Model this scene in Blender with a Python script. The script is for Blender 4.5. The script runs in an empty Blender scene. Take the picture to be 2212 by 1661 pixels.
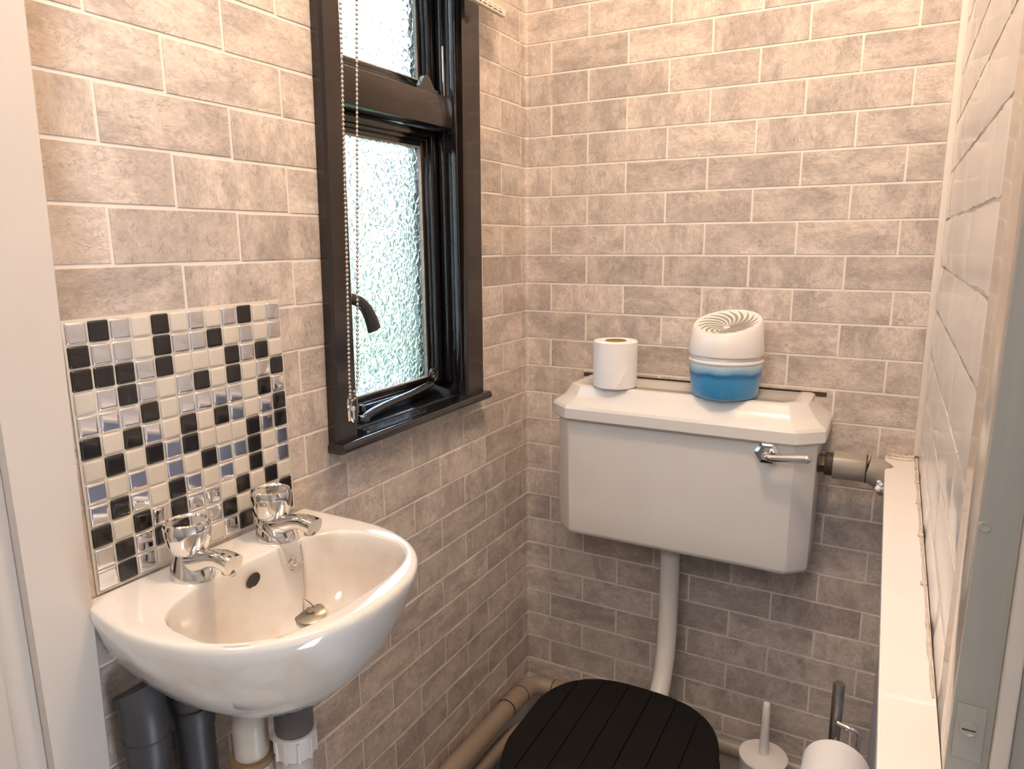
import bpy, bmesh, math, random
from mathutils import Vector, Matrix
random.seed(7)
S = bpy.context.scene
C = S.collection
PI = math.pi

# ---------------------------------------------------------------- camera, world, lights, exposure
cam_d = bpy.data.cameras.new('camera'); cam = bpy.data.objects.new('camera', cam_d); C.objects.link(cam)
cam_d.sensor_width = 36.0
cam_d.lens = 1525.94 / 2212 * 36
cam_d.clip_start = 0.01
rt = Vector((0.880385, 0.474182, -0.008564)); up = Vector((-0.086824, 0.178902, 0.980028)); fw = Vector((-0.466244, 0.862059, -0.198673))
m = Matrix.Identity(4)
for i in range(3):
    m[i][0] = rt[i]; m[i][1] = up[i]; m[i][2] = -fw[i]
m.translation = Vector((0.76971, -1.49884, 1.26618))
cam.matrix_world = m
S.camera = cam
S.view_settings.view_transform = 'Standard'; S.view_settings.look = 'None'
S.view_settings.gamma = 1; S.view_settings.use_curve_mapping = False
S.view_settings.exposure = 0.92

W = bpy.data.worlds.new('sky'); S.world = W; W.use_nodes = True
nt = W.node_tree; nt.nodes.clear()
out = nt.nodes.new('ShaderNodeOutputWorld'); bg = nt.nodes.new('ShaderNodeBackground')
tc = nt.nodes.new('ShaderNodeTexCoord'); sp = nt.nodes.new('ShaderNodeSeparateXYZ'); rp = nt.nodes.new('ShaderNodeValToRGB')
rp.color_ramp.elements[0].position = 0.0; rp.color_ramp.elements[0].color = (0.80, 0.88, 1.0, 1)
rp.color_ramp.elements[1].position = 0.7; rp.color_ramp.elements[1].color = (0.42, 0.62, 1.0, 1)
nt.links.new(tc.outputs['Generated'], sp.inputs[0]); nt.links.new(sp.outputs['Z'], rp.inputs[0])
nt.links.new(rp.outputs[0], bg.inputs[0]); nt.links.new(bg.outputs[0], out.inputs[0])
bg.inputs[1].default_value = 8.0

def light(name, kind, loc, energy, color, **kw):
    d = bpy.data.lights.new(name, kind); d.energy = energy; d.color = color
    for k, v in kw.items(): setattr(d, k, v)
    o = bpy.data.objects.new(name, d); C.objects.link(o); o.location = loc
    return o
# bulb of the room's ceiling lamp
light('ceiling_bulb', 'POINT', (0.64, -0.76, 2.27), 13.5, (1.0, 0.75, 0.53), shadow_soft_size=0.05)
# added fill lamp behind the viewer, lifts the surfaces facing the camera
light('hall_fill', 'POINT', (0.55, -2.05, 1.95), 15.0, (1.0, 0.90, 0.86), shadow_soft_size=0.22)
# daylight opening of the window
wp = light('window_daylight', 'AREA', (-0.16, -0.465, 1.48), 1.0, (1, 1, 1), shape='RECTANGLE', size=1.16, size_y=0.40)
wp.rotation_euler = (0, -PI/2, 0)
wp.data.cycles.is_portal = True

# ---------------------------------------------------------------- helpers
def srgb(r, g, b):
    f = lambda c: (c/255/12.92) if c/255 <= 0.04045 else ((c/255+0.055)/1.055)**2.4
    return (f(r), f(g), f(b), 1)

def obj(name, bm, mat, parent=None, smooth=None, loc=None):
    me = bpy.data.meshes.new(name)
    bmesh.ops.recalc_face_normals(bm, faces=bm.faces)
    if smooth is not None:
        for f in bm.faces: f.smooth = True
        lim = math.radians(smooth)
        for e in bm.edges:
            if len(e.link_faces) == 2 and e.calc_face_angle(0) > lim: e.smooth = False
    bm.to_mesh(me); bm.free()
    if mat: me.materials.append(mat)
    o = bpy.data.objects.new(name, me); C.objects.link(o)
    if loc is not None: o.location = loc
    if parent: o.parent = parent
    return o

def thing(name, label, cat, group=None, loc=(0, 0, 0)):
    o = bpy.data.objects.new(name, None); C.objects.link(o); o.location = loc
    o.empty_display_size = 0.05
    o['label'] = label; o['category'] = cat
    if group: o['group'] = group
    return o

def tag(o, label, cat, group=None):
    o['label'] = label; o['category'] = cat
    if group: o['group'] = group
    return o

def struct(o, label=None, cat=None):
    o['kind'] = 'structure'
    if label: o['label'] = label
    if cat: o['category'] = cat
    return o

def add_box(bm, x0, x1, y0, y1, z0, z1, bev=0.0, seg=2, mat=None):
    vs = [bm.verts.new((x, y, z)) for x in (x0, x1) for y in (y0, y1) for z in (z0, z1)]
    fs = [(0, 1, 3, 2), (4, 6, 7, 5), (0, 4, 5, 1), (2, 3, 7, 6), (0, 2, 6, 4), (1, 5, 7, 3)]
    ff = [bm.faces.new([vs[i] for i in f]) for f in fs]
    if mat is not None:
        for v in vs: v.co = mat @ v.co
    if bev > 0:
        es = list({e for f in ff for e in f.edges})
        bmesh.ops.bevel(bm, geom=es, offset=bev, segments=seg, affect='EDGES', profile=0.5)
    return bm

def box(*a, **k): return add_box(bmesh.new(), *a, **k)

def loft(bm, rings, closed=True, cap0=True, cap1=True):
    R = [[bm.verts.new(p) for p in r] for r in rings]
    n = len(R[0])
    for a, b in zip(R, R[1:]):
        for i in range(n if closed else n-1):
            j = (i+1) % n
            try: bm.faces.new((a[i], a[j], b[j], b[i]))
            except ValueError: pass
    if cap0: bm.faces.new(R[0][::-1])
    if cap1: bm.faces.new(R[-1])
    return bm

def circ(c, r, n=24, ax='Z', rx=None):
    out_ = []
    for i in range(n):
        a = 2*PI*i/n; u = r*math.cos(a); v = (rx if rx else r)*math.sin(a)
        if ax == 'Z': out_.append((c[0]+u, c[1]+v, c[2]))
        elif ax == 'Y': out_.append((c[0]+u, c[1], c[2]+v))
        else: out_.append((c[0], c[1]+u, c[2]+v))
    return out_

def lathe(bm, c, prof, n=32, ax='Z', cap0=True, cap1=True):
    rings = []
    for r, h in prof:
        cc = (c[0], c[1], c[2]+h) if ax == 'Z' else ((c[0], c[1]+h, c[2]) if ax == 'Y' else (c[0]+h, c[1], c[2]))
        rings.append(circ(cc, max(r, 1e-5), n, ax))
    return loft(bm, rings, True, cap0, cap1)

def smooth_path(pts, sub=6):
    P = [Vector(p) for p in pts]; P = [2*P[0]-P[1]] + P + [2*P[-1]-P[-2]]
    res = []
    for i in range(1, len(P)-2):
        p0, p1, p2, p3 = P[i-1:i+3]
        for k in range(sub):
            t = k/sub
            res.append(0.5*((2*p1)+(-p0+p2)*t+(2*p0-5*p1+4*p2-p3)*t*t+(-p0+3*p1-3*p2+p3)*t**3))
    res.append(P[-2])
    return res

def tube(bm, path, r, n=14, cap=True, flat=None, upv=(0, 0, 1)):
    path = [Vector(p) for p in path]
    rs = r if isinstance(r, (list, tuple)) else [r]*len(path)
    rings = []; prev = None
    for i, p in enumerate(path):
        t = (path[min(i+1, len(path)-1)]-path[max(i-1, 0)]).normalized()
        if prev is None:
            a = Vector(upv) if abs(t.dot(Vector(upv))) < 0.95 else Vector((0, 1, 0))
        else: a = prev
        b = (a - t*a.dot(t)).normalized(); prev = b; c = t.cross(b)
        rings.append([p + b*(rs[i]*math.cos(2*PI*k/n)*(flat if flat else 1)) + c*(rs[i]*math.sin(2*PI*k/n)) for k in range(n)])
    return loft(bm, rings, True, cap, cap)

# ---------------------------------------------------------------- materials
class N:
    def __init__(s, name):
        s.m = bpy.data.materials.new(name); s.m.use_nodes = True; s.t = s.m.node_tree; s.t.nodes.clear()
        s.o = s.t.nodes.new('ShaderNodeOutputMaterial'); s.b = s.t.nodes.new('ShaderNodeBsdfPrincipled')
        s.t.links.new(s.b.outputs[0], s.o.inputs[0])
    def n(s, ty, **k):
        x = s.t.nodes.new('ShaderNode'+ty)
        for a, v in k.items(): setattr(x, a, v)
        return x
    def l(s, a, b): s.t.links.new(a, b)
    def noise(s, vec, scale, detail=3, rough=0.5, dist=0.0):
        x = s.n('TexNoise'); x.inputs['Scale'].default_value = scale; x.inputs['Detail'].default_value = detail
        x.inputs['Roughness'].default_value = rough; x.inputs['Distortion'].default_value = dist
        if vec is not None: s.l(vec, x.inputs['Vector'])
        return x.outputs['Fac']
    def math(s, op, a, b=None, clamp=False):
        x = s.n('Math', operation=op); x.use_clamp = clamp
        for i, v in enumerate((a, b)):
            if v is None: continue
            if isinstance(v, (int, float)): x.inputs[i].default_value = v
            else: s.l(v, x.inputs[i])
        return x.outputs[0]
    def ramp(s, fac, pts):
        x = s.n('MapRange'); s.l(fac, x.inputs[0])
        (x.inputs[1].default_value, x.inputs[3].default_value), (x.inputs[2].default_value, x.inputs[4].default_value) = pts
        x.clamp = True
        return x.outputs[0]
    def mix(s, fac, a, b, mode='MIX'):
        x = s.n('Mix', data_type='RGBA', blend_type=mode)
        for i, v in ((0, fac), (6, a), (7, b)):
            if isinstance(v, (int, float)): x.inputs[i].default_value = v
            elif isinstance(v, tuple): x.inputs[i].default_value = v
            else: s.l(v, x.inputs[i])
        return x.outputs[2]
    def bump(s, h, strength=0.2, dist=0.001):
        x = s.n('Bump'); x.inputs['Strength'].default_value = strength; x.inputs['Distance'].default_value = dist
        s.l(h, x.inputs['Height']); s.l(x.outputs[0], s.b.inputs['Normal'])
        return x.outputs[0]
    def coord(s, which='Object', scale=None):
        x = s.n('TexCoord'); v = x.outputs[which]
        if scale:
            mp = s.n('Mapping'); mp.inputs['Scale'].default_value = scale; s.l(v, mp.inputs[0]); v = mp.outputs[0]
        return v

def simple(name, col, rough=0.5, metal=0.0, coat=0.0, var=0.0, vscale=20, bump=0.0, bscale=60, spec=0.5, bdist=0.001):
    k = N(name); b = k.b
    b.inputs['Roughness'].default_value = rough; b.inputs['Metallic'].default_value = metal
    b.inputs['Coat Weight'].default_value = coat; b.inputs['Coat Roughness'].default_value = 0.05
    b.inputs['Specular IOR Level'].default_value = spec
    v = k.coord()
    f = k.ramp(k.noise(v, vscale, 4, 0.6), ((0.3, 1-var), (0.7, 1.0)))
    cc = k.mix(1.0, col, k.n('Combine' + 'Color').outputs[0] if False else col, 'MIX')
    x = k.n('Mix', data_type='RGBA', blend_type='MULTIPLY'); x.inputs[0].default_value = 1.0
    x.inputs[6].default_value = col; k.l(f, x.inputs[7]); k.l(x.outputs[2], b.inputs['Base Color'])
    if bump > 0: k.bump(k.noise(v, bscale, 4, 0.6), bump, bdist)
    return k.m

def stone_mat():
    k = N('stone_effect_brick'); b = k.b
    co = k.coord('Object'); oi = k.n('ObjectInfo'); rnd = oi.outputs['Random']
    sc = k.n('Combine'+'XYZ'); r2 = k.math('FRACT', k.math('MULTIPLY', rnd, 37.7)); r3 = k.math('FRACT', k.math('MULTIPLY', rnd, 113.3))
    k.l(k.math('MULTIPLY', rnd, 90), sc.inputs[0]); k.l(k.math('MULTIPLY', r2, 70), sc.inputs[1]); k.l(k.math('MULTIPLY', r3, 50), sc.inputs[2])
    def off(scale, rot=0.0):
        mp = k.n('Mapping'); mp.inputs['Scale'].default_value = scale; mp.inputs['Rotation'].default_value = (0, rot, 0); k.l(co, mp.inputs[0])
        ad = k.n('VectorMath', operation='ADD'); k.l(mp.outputs[0], ad.inputs[0]); k.l(sc.outputs[0], ad.inputs[1]); return ad.outputs[0]
    vh = off((0.75, 1, 1.7), 0.25); vv = off((1.6, 1, 0.8), 0.2); v0 = off((1, 1, 1))
    isv = k.ramp(r2, ((0.58, 0.0), (0.62, 1.0)))
    def two(scale, detail, rough, dist):
        a = k.noise(vh, scale, detail, rough, dist); c = k.noise(vv, scale, detail, rough, dist)
        x = k.n('Mix', data_type='FLOAT'); k.l(isv, x.inputs[0]); k.l(a, x.inputs[2]); k.l(c, x.inputs[3]); return x.outputs[0]
    cloud = two(13, 6, 0.62, 0.35); fine = two(150, 5, 0.75, 0.3); wr = two(48, 5, 0.62, 0.9); wr2 = two(95, 4, 0.6, 0.7)
    def crease(w, wid, msc, lo, hi):
        v = k.ramp(k.math('ABSOLUTE', k.math('SUBTRACT', w, 0.5)), ((0.0, 1.0), (wid, 0.0)))
        return k.math('MULTIPLY', v, k.ramp(k.noise(v0, msc, 3, 0.6), ((lo, 0.0), (hi, 1.0))))
    vein = k.math('MAXIMUM', crease(wr, 0.022, 24, 0.47, 0.57), k.math('MULTIPLY', crease(wr2, 0.034, 36, 0.46, 0.58), 0.75))
    light_c = (0.655, 0.575, 0.515, 1); dark_c = (0.475, 0.418, 0.380, 1)
    dk = k.ramp(r3, ((0.0, -0.04), (1.0, 0.06)))
    cf = k.ramp(k.math('ADD', cloud, dk), ((0.45, 0.0), (0.60, 1.0)))
    c1 = k.mix(cf, light_c, dark_c)
    ff = k.math('MULTIPLY', k.ramp(fine, ((0.34, 0.84), (0.66, 1.10))), k.ramp(k.noise(v0, 62, 4, 0.7, 0.6), ((0.35, 0.88), (0.65, 1.08))))
    x = k.n('Mix', data_type='RGBA', blend_type='MULTIPLY'); x.inputs[0].default_value = 1; k.l(c1, x.inputs[6]); k.l(ff, x.inputs[7])
    br = k.ramp(rnd, ((0.0, 0.90), (1.0, 1.08)))
    y = k.n('Mix', data_type='RGBA', blend_type='MULTIPLY'); y.inputs[0].default_value = 1; k.l(x.outputs[2], y.inputs[6]); k.l(br, y.inputs[7])
    c2 = k.mix(k.math('MULTIPLY', vein, 0.62), y.outputs[2], (0.20, 0.165, 0.145, 1))
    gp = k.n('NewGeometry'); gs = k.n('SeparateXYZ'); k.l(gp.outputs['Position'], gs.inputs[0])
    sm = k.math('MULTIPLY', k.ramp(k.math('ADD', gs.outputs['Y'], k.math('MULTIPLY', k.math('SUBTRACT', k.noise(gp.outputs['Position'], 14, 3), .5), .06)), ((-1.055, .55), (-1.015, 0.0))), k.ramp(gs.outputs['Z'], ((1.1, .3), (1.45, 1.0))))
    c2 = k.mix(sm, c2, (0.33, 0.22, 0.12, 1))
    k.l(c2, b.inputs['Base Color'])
    b.inputs['Roughness'].default_value = 0.42; b.inputs['Specular IOR Level'].default_value = 0.35
    k.bump(fine, 0.12, 0.0006)
    return k.m

M = {}
M['stone'] = stone_mat()
M['grout'] = simple('pale_grout', (0.80, 0.735, 0.675, 1), 0.5, var=0.06, vscale=40)
M['ceramic'] = simple('white_ceramic', (0.78, 0.755, 0.72, 1), 0.13, coat=0.5, var=0.03, vscale=6)
M['cer_cistern'] = simple('cistern_ceramic', (0.74, 0.72, 0.69, 1), 0.16, coat=0.4, var=0.03, vscale=6)
M['chrome'] = simple('chrome', (0.80, 0.79, 0.78, 1), 0.06, 1.0, var=0.12, vscale=60)
M['dull_metal'] = simple('dull_metal', (0.42, 0.39, 0.34, 1), 0.32, 1.0, var=0.3, vscale=80)
M['steel'] = simple('ball_chain_metal', (0.62, 0.55, 0.49, 1), 0.22, 1.0, var=0.1)
M['black_gloss'] = simple('black_gloss_paint', (0.010, 0.009, 0.010, 1), 0.14, coat=0.6, var=0.3, bump=0.25, bscale=28, bdist=0.0012)
M['dark_brown_gloss'] = simple('dark_frame_paint', (0.020, 0.013, 0.011, 1), 0.22, coat=0.35, var=0.3, bump=0.2, bscale=24)
M['putty'] = simple('old_putty', (0.45, 0.40, 0.34, 1), 0.7, var=0.4, vscale=120)
M['white_plastic'] = simple('white_plastic', (0.80, 0.77, 0.75, 1), 0.32, var=0.02)
M['pipe_white'] = simple('white_pipe_plastic', (0.74, 0.72, 0.69, 1), 0.28, var=0.05)
M['pipe_cream'] = simple('aged_white_pipe', (0.62, 0.57, 0.50, 1), 0.35, var=0.12, vscale=25)
M['pipe_grey'] = simple('dark_grey_pipe', (0.055, 0.055, 0.063, 1), 0.42, var=0.12, vscale=10, bump=0.1, bscale=200)
M['tail_grey'] = simple('grey_threaded_plastic', (0.13, 0.12, 0.12, 1), 0.5)
M['pipe_tan'] = simple('tan_painted_pipe', (0.36, 0.285, 0.225, 1), 0.38, var=0.12, vscale=14, bump=0.1, bscale=80)
M['pipe_taupe'] = simple('taupe_painted_pipe', (0.34, 0.30, 0.255, 1), 0.33, var=0.15, vscale=30)
M['joint_dark'] = simple('pipe_joint_sealant', (0.05, 0.035, 0.028, 1), 0.6)
M['rust'] = simple('brown_collar_stain', (0.30, 0.19, 0.10, 1), 0.6, var=0.3, vscale=90)
M['brass_dark'] = simple('tarnished_brass', (0.16, 0.11, 0.06, 1), 0.35, 0.8, var=0.5, vscale=90)
M['black_wood'] = simple('black_painted_wood', (0.0055, 0.0052, 0.0048, 1), 0.62, var=0.2, bump=0.12, bscale=180, spec=0.2)
M['paper'] = simple('toilet_paper', (0.86, 0.84, 0.83, 1), 0.9, bump=0.35, bscale=260, var=0.02)
M['card'] = simple('cardboard_core', (0.45, 0.29, 0.14, 1), 0.85, var=0.15)
M['white_gloss'] = simple('white_gloss_paint', (0.80, 0.755, 0.72, 1), 0.18, coat=0.5, var=0.03, vscale=8, bump=0.12, bscale=22, bdist=0.0015)
M['wall_gloss'] = simple('painted_masonry', (0.80, 0.755, 0.72, 1), 0.20, coat=0.4, var=0.03, vscale=8, bump=0.05, bscale=10, bdist=0.001)
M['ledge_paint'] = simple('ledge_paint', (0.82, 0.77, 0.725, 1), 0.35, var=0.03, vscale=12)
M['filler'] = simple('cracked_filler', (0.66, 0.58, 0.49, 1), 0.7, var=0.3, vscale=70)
M['ledge_side'] = simple('daylight_tinted_boxing', (0.43, 0.46, 0.56, 1), 0.3, var=0.06)  # white gloss panel, blue window daylight mixed into its base colour
M['jamb'] = simple('door_frame_paint', (0.60, 0.55, 0.505, 1), 0.38, var=0.03, vscale=8, bump=0.08, bscale=30)
M['wallpaint'] = simple('hall_wall_paint', (0.62, 0.59, 0.55, 1), 0.6, var=0.04)
M['floor'] = simple('grey_vinyl_floor', (0.30, 0.30, 0.31, 1), 0.35, var=0.2, vscale=9)
M['ceil'] = simple('ceiling_paint', (0.78, 0.76, 0.72, 1), 0.7, var=0.02)
M['tile_cream'] = simple('cream_mosaic', (0.62, 0.575, 0.51, 1), 0.22, coat=0.3, var=0.03)
M['tile_black'] = simple('black_mosaic', (0.012, 0.009, 0.009, 1), 0.10, coat=0.6, var=0.2)
M['tile_mirror'] = simple('mirror_mosaic', (0.90, 0.90, 0.94, 1), 0.06, 1.0, var=0.04)
M['sheet'] = simple('mosaic_backing', (0.70, 0.655, 0.585, 1), 0.35, var=0.03)
M['fabric'] = simple('cream_blind_fabric', (0.78, 0.70, 0.60, 1), 0.8, var=0.05, bump=0.2, bscale=400)
M['fabric_tan'] = simple('tan_blind_panel', (0.42, 0.30, 0.21, 1), 0.8, var=0.15, vscale=90)
M['fabric_dark'] = simple('dark_blind_print', (0.12, 0.08, 0.07, 1), 0.8)
M['grass'] = simple('garden_grass', (0.13, 0.20, 0.06, 1), 0.9, var=0.4, vscale=2)

# green grey door frame, with streaks of the old coat
k = N('weathered_green_grey_paint'); co = k.coord('Object', (30, 30, 1.2))
st = k.ramp(k.noise(co, 2.2, 4, 0.6), ((0.45, 0.0), (0.75, 1.0)))
k.l(k.mix(k.math('MULTIPLY', st, 0.5), (0.335, 0.335, 0.305, 1), (0.42, 0.39, 0.345, 1)), k.b.inputs['Base Color'])
k.b.inputs['Roughness'].default_value = 0.32
k.bump(k.noise(k.coord(), 25, 3), 0.1, 0.001)
M['frame_green'] = k.m
# lining board : beige gloss above, worn streaks in the lower part
k = N('worn_beige_gloss'); co = k.coord('Object'); sx = k.n('SeparateXYZ'); k.l(co, sx.inputs[0])
low = k.ramp(sx.outputs['Z'], ((1.03, 1.0), (1.075, 0.0)))
stv = k.ramp(k.noise(k.coord('Object', (1, 160, 5)), 1.6, 5, 0.75), ((0.47, 0.0), (0.56, 1.0)))
base = k.mix(k.math('MULTIPLY', low, 0.72), (0.55, 0.455, 0.365, 1), (0.27, 0.225, 0.19, 1))
k.l(k.mix(k.math('MULTIPLY', stv, k.math('MULTIPLY', low, 0.75)), base, (0.56, 0.50, 0.43, 1)), k.b.inputs['Base Color'])
k.b.inputs['Roughness'].default_value = 0.16; k.b.inputs['Coat Weight'].default_value = 0.3
M['lining'] = k.m

# basin ceramic with tan patches inside the bowl
k = N('tan_patched_ceramic'); co = k.coord('Object'); sx = k.n('SeparateXYZ'); k.l(co, sx.inputs[0])
inz = k.ramp(sx.outputs['Z'], ((0.845, 1.0), (0.862, 0.0)))
inx = k.math('MULTIPLY', k.ramp(sx.outputs['X'], ((0.075, 0.0), (0.083, 1.0))), k.ramp(sx.outputs['X'], ((0.262, 1.0), (0.275, 0.0))))
pat = k.ramp(k.noise(co, 9, 3, 0.6), ((0.42, 0.1), (0.62, 1.0)))
tan_f = k.math('MULTIPLY', k.math('MULTIPLY', inz, inx), k.math('MULTIPLY', pat, 0.5))
k.l(k.mix(tan_f, (0.78, 0.755, 0.72, 1), (0.56, 0.43, 0.31, 1)), k.b.inputs['Base Color'])
k.b.inputs['Roughness'].default_value = 0.12; k.b.inputs['Coat Weight'].default_value = 0.5
M['basin'] = k.m

# obscured glass : a hammered pane, partly see-through for the daylight
k = N('obscure_glass'); co = k.coord('Object')
dn = k.n('TexNoise'); dn.inputs['Scale'].default_value = 60; k.l(co, dn.inputs['Vector'])
ad = k.n('VectorMath', operation='MULTIPLY_ADD'); k.l(dn.outputs['Color'], ad.inputs[0]); ad.inputs[1].default_value = (0.008, 0.008, 0.008); k.l(co, ad.inputs[2])
vo = k.n('TexVoronoi'); vo.feature = 'DISTANCE_TO_EDGE'; vo.inputs['Scale'].default_value = 72; k.l(ad.outputs[0], vo.inputs['Vector'])
hh = k.math('POWER', k.ramp(vo.outputs['Distance'], ((0.0, 0.0), (0.30, 1.0))), 0.55)
bp = k.n('Bump'); bp.inputs['Strength'].default_value = 1.0; bp.inputs['Distance'].default_value = 0.0020; k.l(hh, bp.inputs['Height'])
rf = k.n('BsdfRefraction'); rf.inputs['IOR'].default_value = 1.45; rf.inputs['Roughness'].default_value = 0.16; rf.inputs['Color'].default_value = (0.96, 0.985, 0.965, 1); k.l(bp.outputs[0], rf.inputs['Normal'])
tr = k.n('BsdfTransparent'); tr.inputs['Color'].default_value = (0.93, 0.98, 0.97, 1)
gl = k.n('BsdfGlossy'); gl.inputs['Roughness'].default_value = 0.08; k.l(bp.outputs[0], gl.inputs['Normal'])
m1 = k.n('MixShader'); m1.inputs[0].default_value = 0.80; k.l(tr.outputs[0], m1.inputs[1]); k.l(rf.outputs[0], m1.inputs[2])
m2 = k.n('MixShader'); m2.inputs[0].default_value = 0.05; k.l(m1.outputs[0], m2.inputs[1]); k.l(gl.outputs[0], m2.inputs[2])
k.t.nodes.remove(k.b); k.l(m2.outputs[0], k.o.inputs[0])
M['glass'] = k.m
# clear plastic
k = N('clear_plastic'); k.b.inputs['Transmission Weight'].default_value = 1.0; k.b.inputs['Roughness'].default_value = 0.05; k.b.inputs['IOR'].default_value = 1.3
k.b.inputs['Base Color'].default_value = (0.95, 0.93, 0.92, 1); M['clear'] = k.m
# gel : blue, paler towards its frosted top
k = N('blue_gel_cup'); co = k.coord('Object'); sx = k.n('SeparateXYZ'); k.l(co, sx.inputs[0])
zz = k.math('ADD', sx.outputs['Z'], k.math('MULTIPLY', k.math('SUBTRACT', k.noise(co, 30, 3), 0.5), 0.012))
g1 = k.ramp(zz, ((0.046, 0.0), (0.060, 1.0)))
dkb = k.math('MULTIPLY', k.ramp(zz, ((0.036, 0.0), (0.043, 1.0))), k.ramp(zz, ((0.044, 1.0), (0.050, 0.0))))
mot = k.ramp(k.noise(co, 60, 4, 0.7), ((0.55, 0.0), (0.75, 0.35)))
c = k.mix(mot, (0.045, 0.27, 0.54, 1), (0.20, 0.48, 0.68, 1))
c = k.mix(k.math('MULTIPLY', dkb, 0.75), c, (0.012, 0.085, 0.27, 1))
c = k.mix(g1, c, (0.52, 0.66, 0.70, 1))
k.l(c, k.b.inputs['Base Color']); k.b.inputs['Roughness'].default_value = 0.35; k.b.inputs['Coat Weight'].default_value = 0.3
k.b.inputs['Subsurface Weight'].default_value = 0.0
M['gel'] = k.m

# ---------------------------------------------------------------- structure
HB = 0.065; Z0 = 27*HB          # brick course height, top line of course 0
CEIL = 2.40; XR = 0.838
RC = 0.010                       # radius of the papered corner
DOORY = -1.09                    # face of the door frame on the left

struct(obj('floor', box(-0.12, 1.0, -3.6, 0.12, -0.06, 0.0), M['floor']), 'grey floor of the small room and hall', 'floor')
struct(obj('ceiling', box(-1.3, 2.2, -3.6, 0.12, CEIL, CEIL+0.06), M['ceil']), 'plain pale ceiling above the room', 'ceiling')
# hall around the viewer
struct(obj('floor_hall', box(-1.3, 2.2, -3.6, -1.3, -0.065, -0.001), M['floor']))
struct(obj('wall_hall_back', box(-1.3, 2.2, -3.7, -3.6, 0, CEIL), M['wallpaint']))
struct(obj('wall_hall_left', box(-1.4, -1.3, -3.6, -1.2, 0, CEIL), M['wallpaint']))
struct(obj('wall_hall_right', box(2.2, 2.3, -3.6, -0.93, 0, CEIL), M['wallpaint']))
struct(obj('wall_front_left', box(-1.3, -0.02, -1.30, -1.20, 0, CEIL), M['wallpaint']))
struct(obj('wall_front_right', box(0.925, 2.2, -0.99, -0.93, 0, CEIL), M['wallpaint']))
struct(obj('wall_front_above_door', box(-0.02, 0.925, -1.28, -1.20, 2.09, CEIL), M['wallpaint']))

# back wall : backing sheet that bends round the corner (grout colour)
bm = bmesh.new()
def paper_pt(u, out_=0.0):
    """u along the paper: 0 at the corner, + along the back wall, - along the left wall."""
    r = RC; L = r*PI/2
    s = u + L/2
    if s <= 0: return (out_, s - r, (1, 0))
    if s >= L: return ((s-L)+r, -out_, (0, -1))
    a = s/r                                    # 0 -> left wall tangent, pi/2 -> back wall
    cx, cy = r, -r
    return (cx - (r-out_)*math.cos(a), cy + (r-out_)*math.sin(a), None)
pts = []
for i in range(9):
    a = PI/2*i/8
    pts.append((RC-RC*math.cos(a), -RC+RC*math.sin(a)))
prof = pts + [(0.98, 0.0), (0.98, 0.12), (-0.12, 0.12), (-0.12, -RC)]
loft(bm, [[(x, y, 0.0) for x, y in prof], [(x, y, CEIL) for x, y in prof]])
wall_back = struct(obj('wall_back', bm, M['grout'], smooth=30), 'back wall with grey stone-effect bricks in pale grout', 'wall')

# left wall with the window opening
WY0, WY1, WZ0, WZ1 = -0.640, -0.290, 0.952, 2.06
bm = bmesh.new()
for a in ((-0.12, 0, -1.20, WY0, 0, CEIL), (-0.12, 0, WY1, -RC, 0, CEIL), (-0.12, 0, WY0, WY1, 0, WZ0), (-0.12, 0, WY0, WY1, WZ1, CEIL)):
    add_box(bm, *a)
wall_left = struct(obj('wall_left', bm, M['grout']), 'left wall with grey stone-effect bricks around the window', 'wall')

def course_z(k): return Z0 - k*HB
G = 0.0022            # half the grout joint
def brick_panel(w, h, t=0.0012, bev=0.0005):
    """face towards -y, centred on the origin, back at y=0"""
    bm = bmesh.new(); add_box(bm, -w/2, w/2, -t, 0, -h/2, h/2)
    es = [e for e in bm.edges if all(v.co.y < -t*0.5 for v in e.verts)]
    bmesh.ops.bevel(bm, geom=es, offset=bev, segments=1, affect='EDGES')
    return bm
mesh_cache = {}
def brick(parent, w, h, loc, rotz, tilt=0.0, mat='stone', t=0.0012, bev=0.0005, name='brick'):
    key = (round(w, 4), round(h, 4), mat, t)
    if key in mesh_cache:
        o = bpy.data.objects.new(name, mesh_cache[key]); C.objects.link(o); o.parent = parent
    else:
        o = obj(name, brick_panel(w, h, t, bev), M[mat], parent, smooth=30); mesh_cache[key] = o.data
    o.location = loc; o.rotation_euler = (0, tilt, rotz) if not rotz else (0, 0, rotz)
    return o

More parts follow.
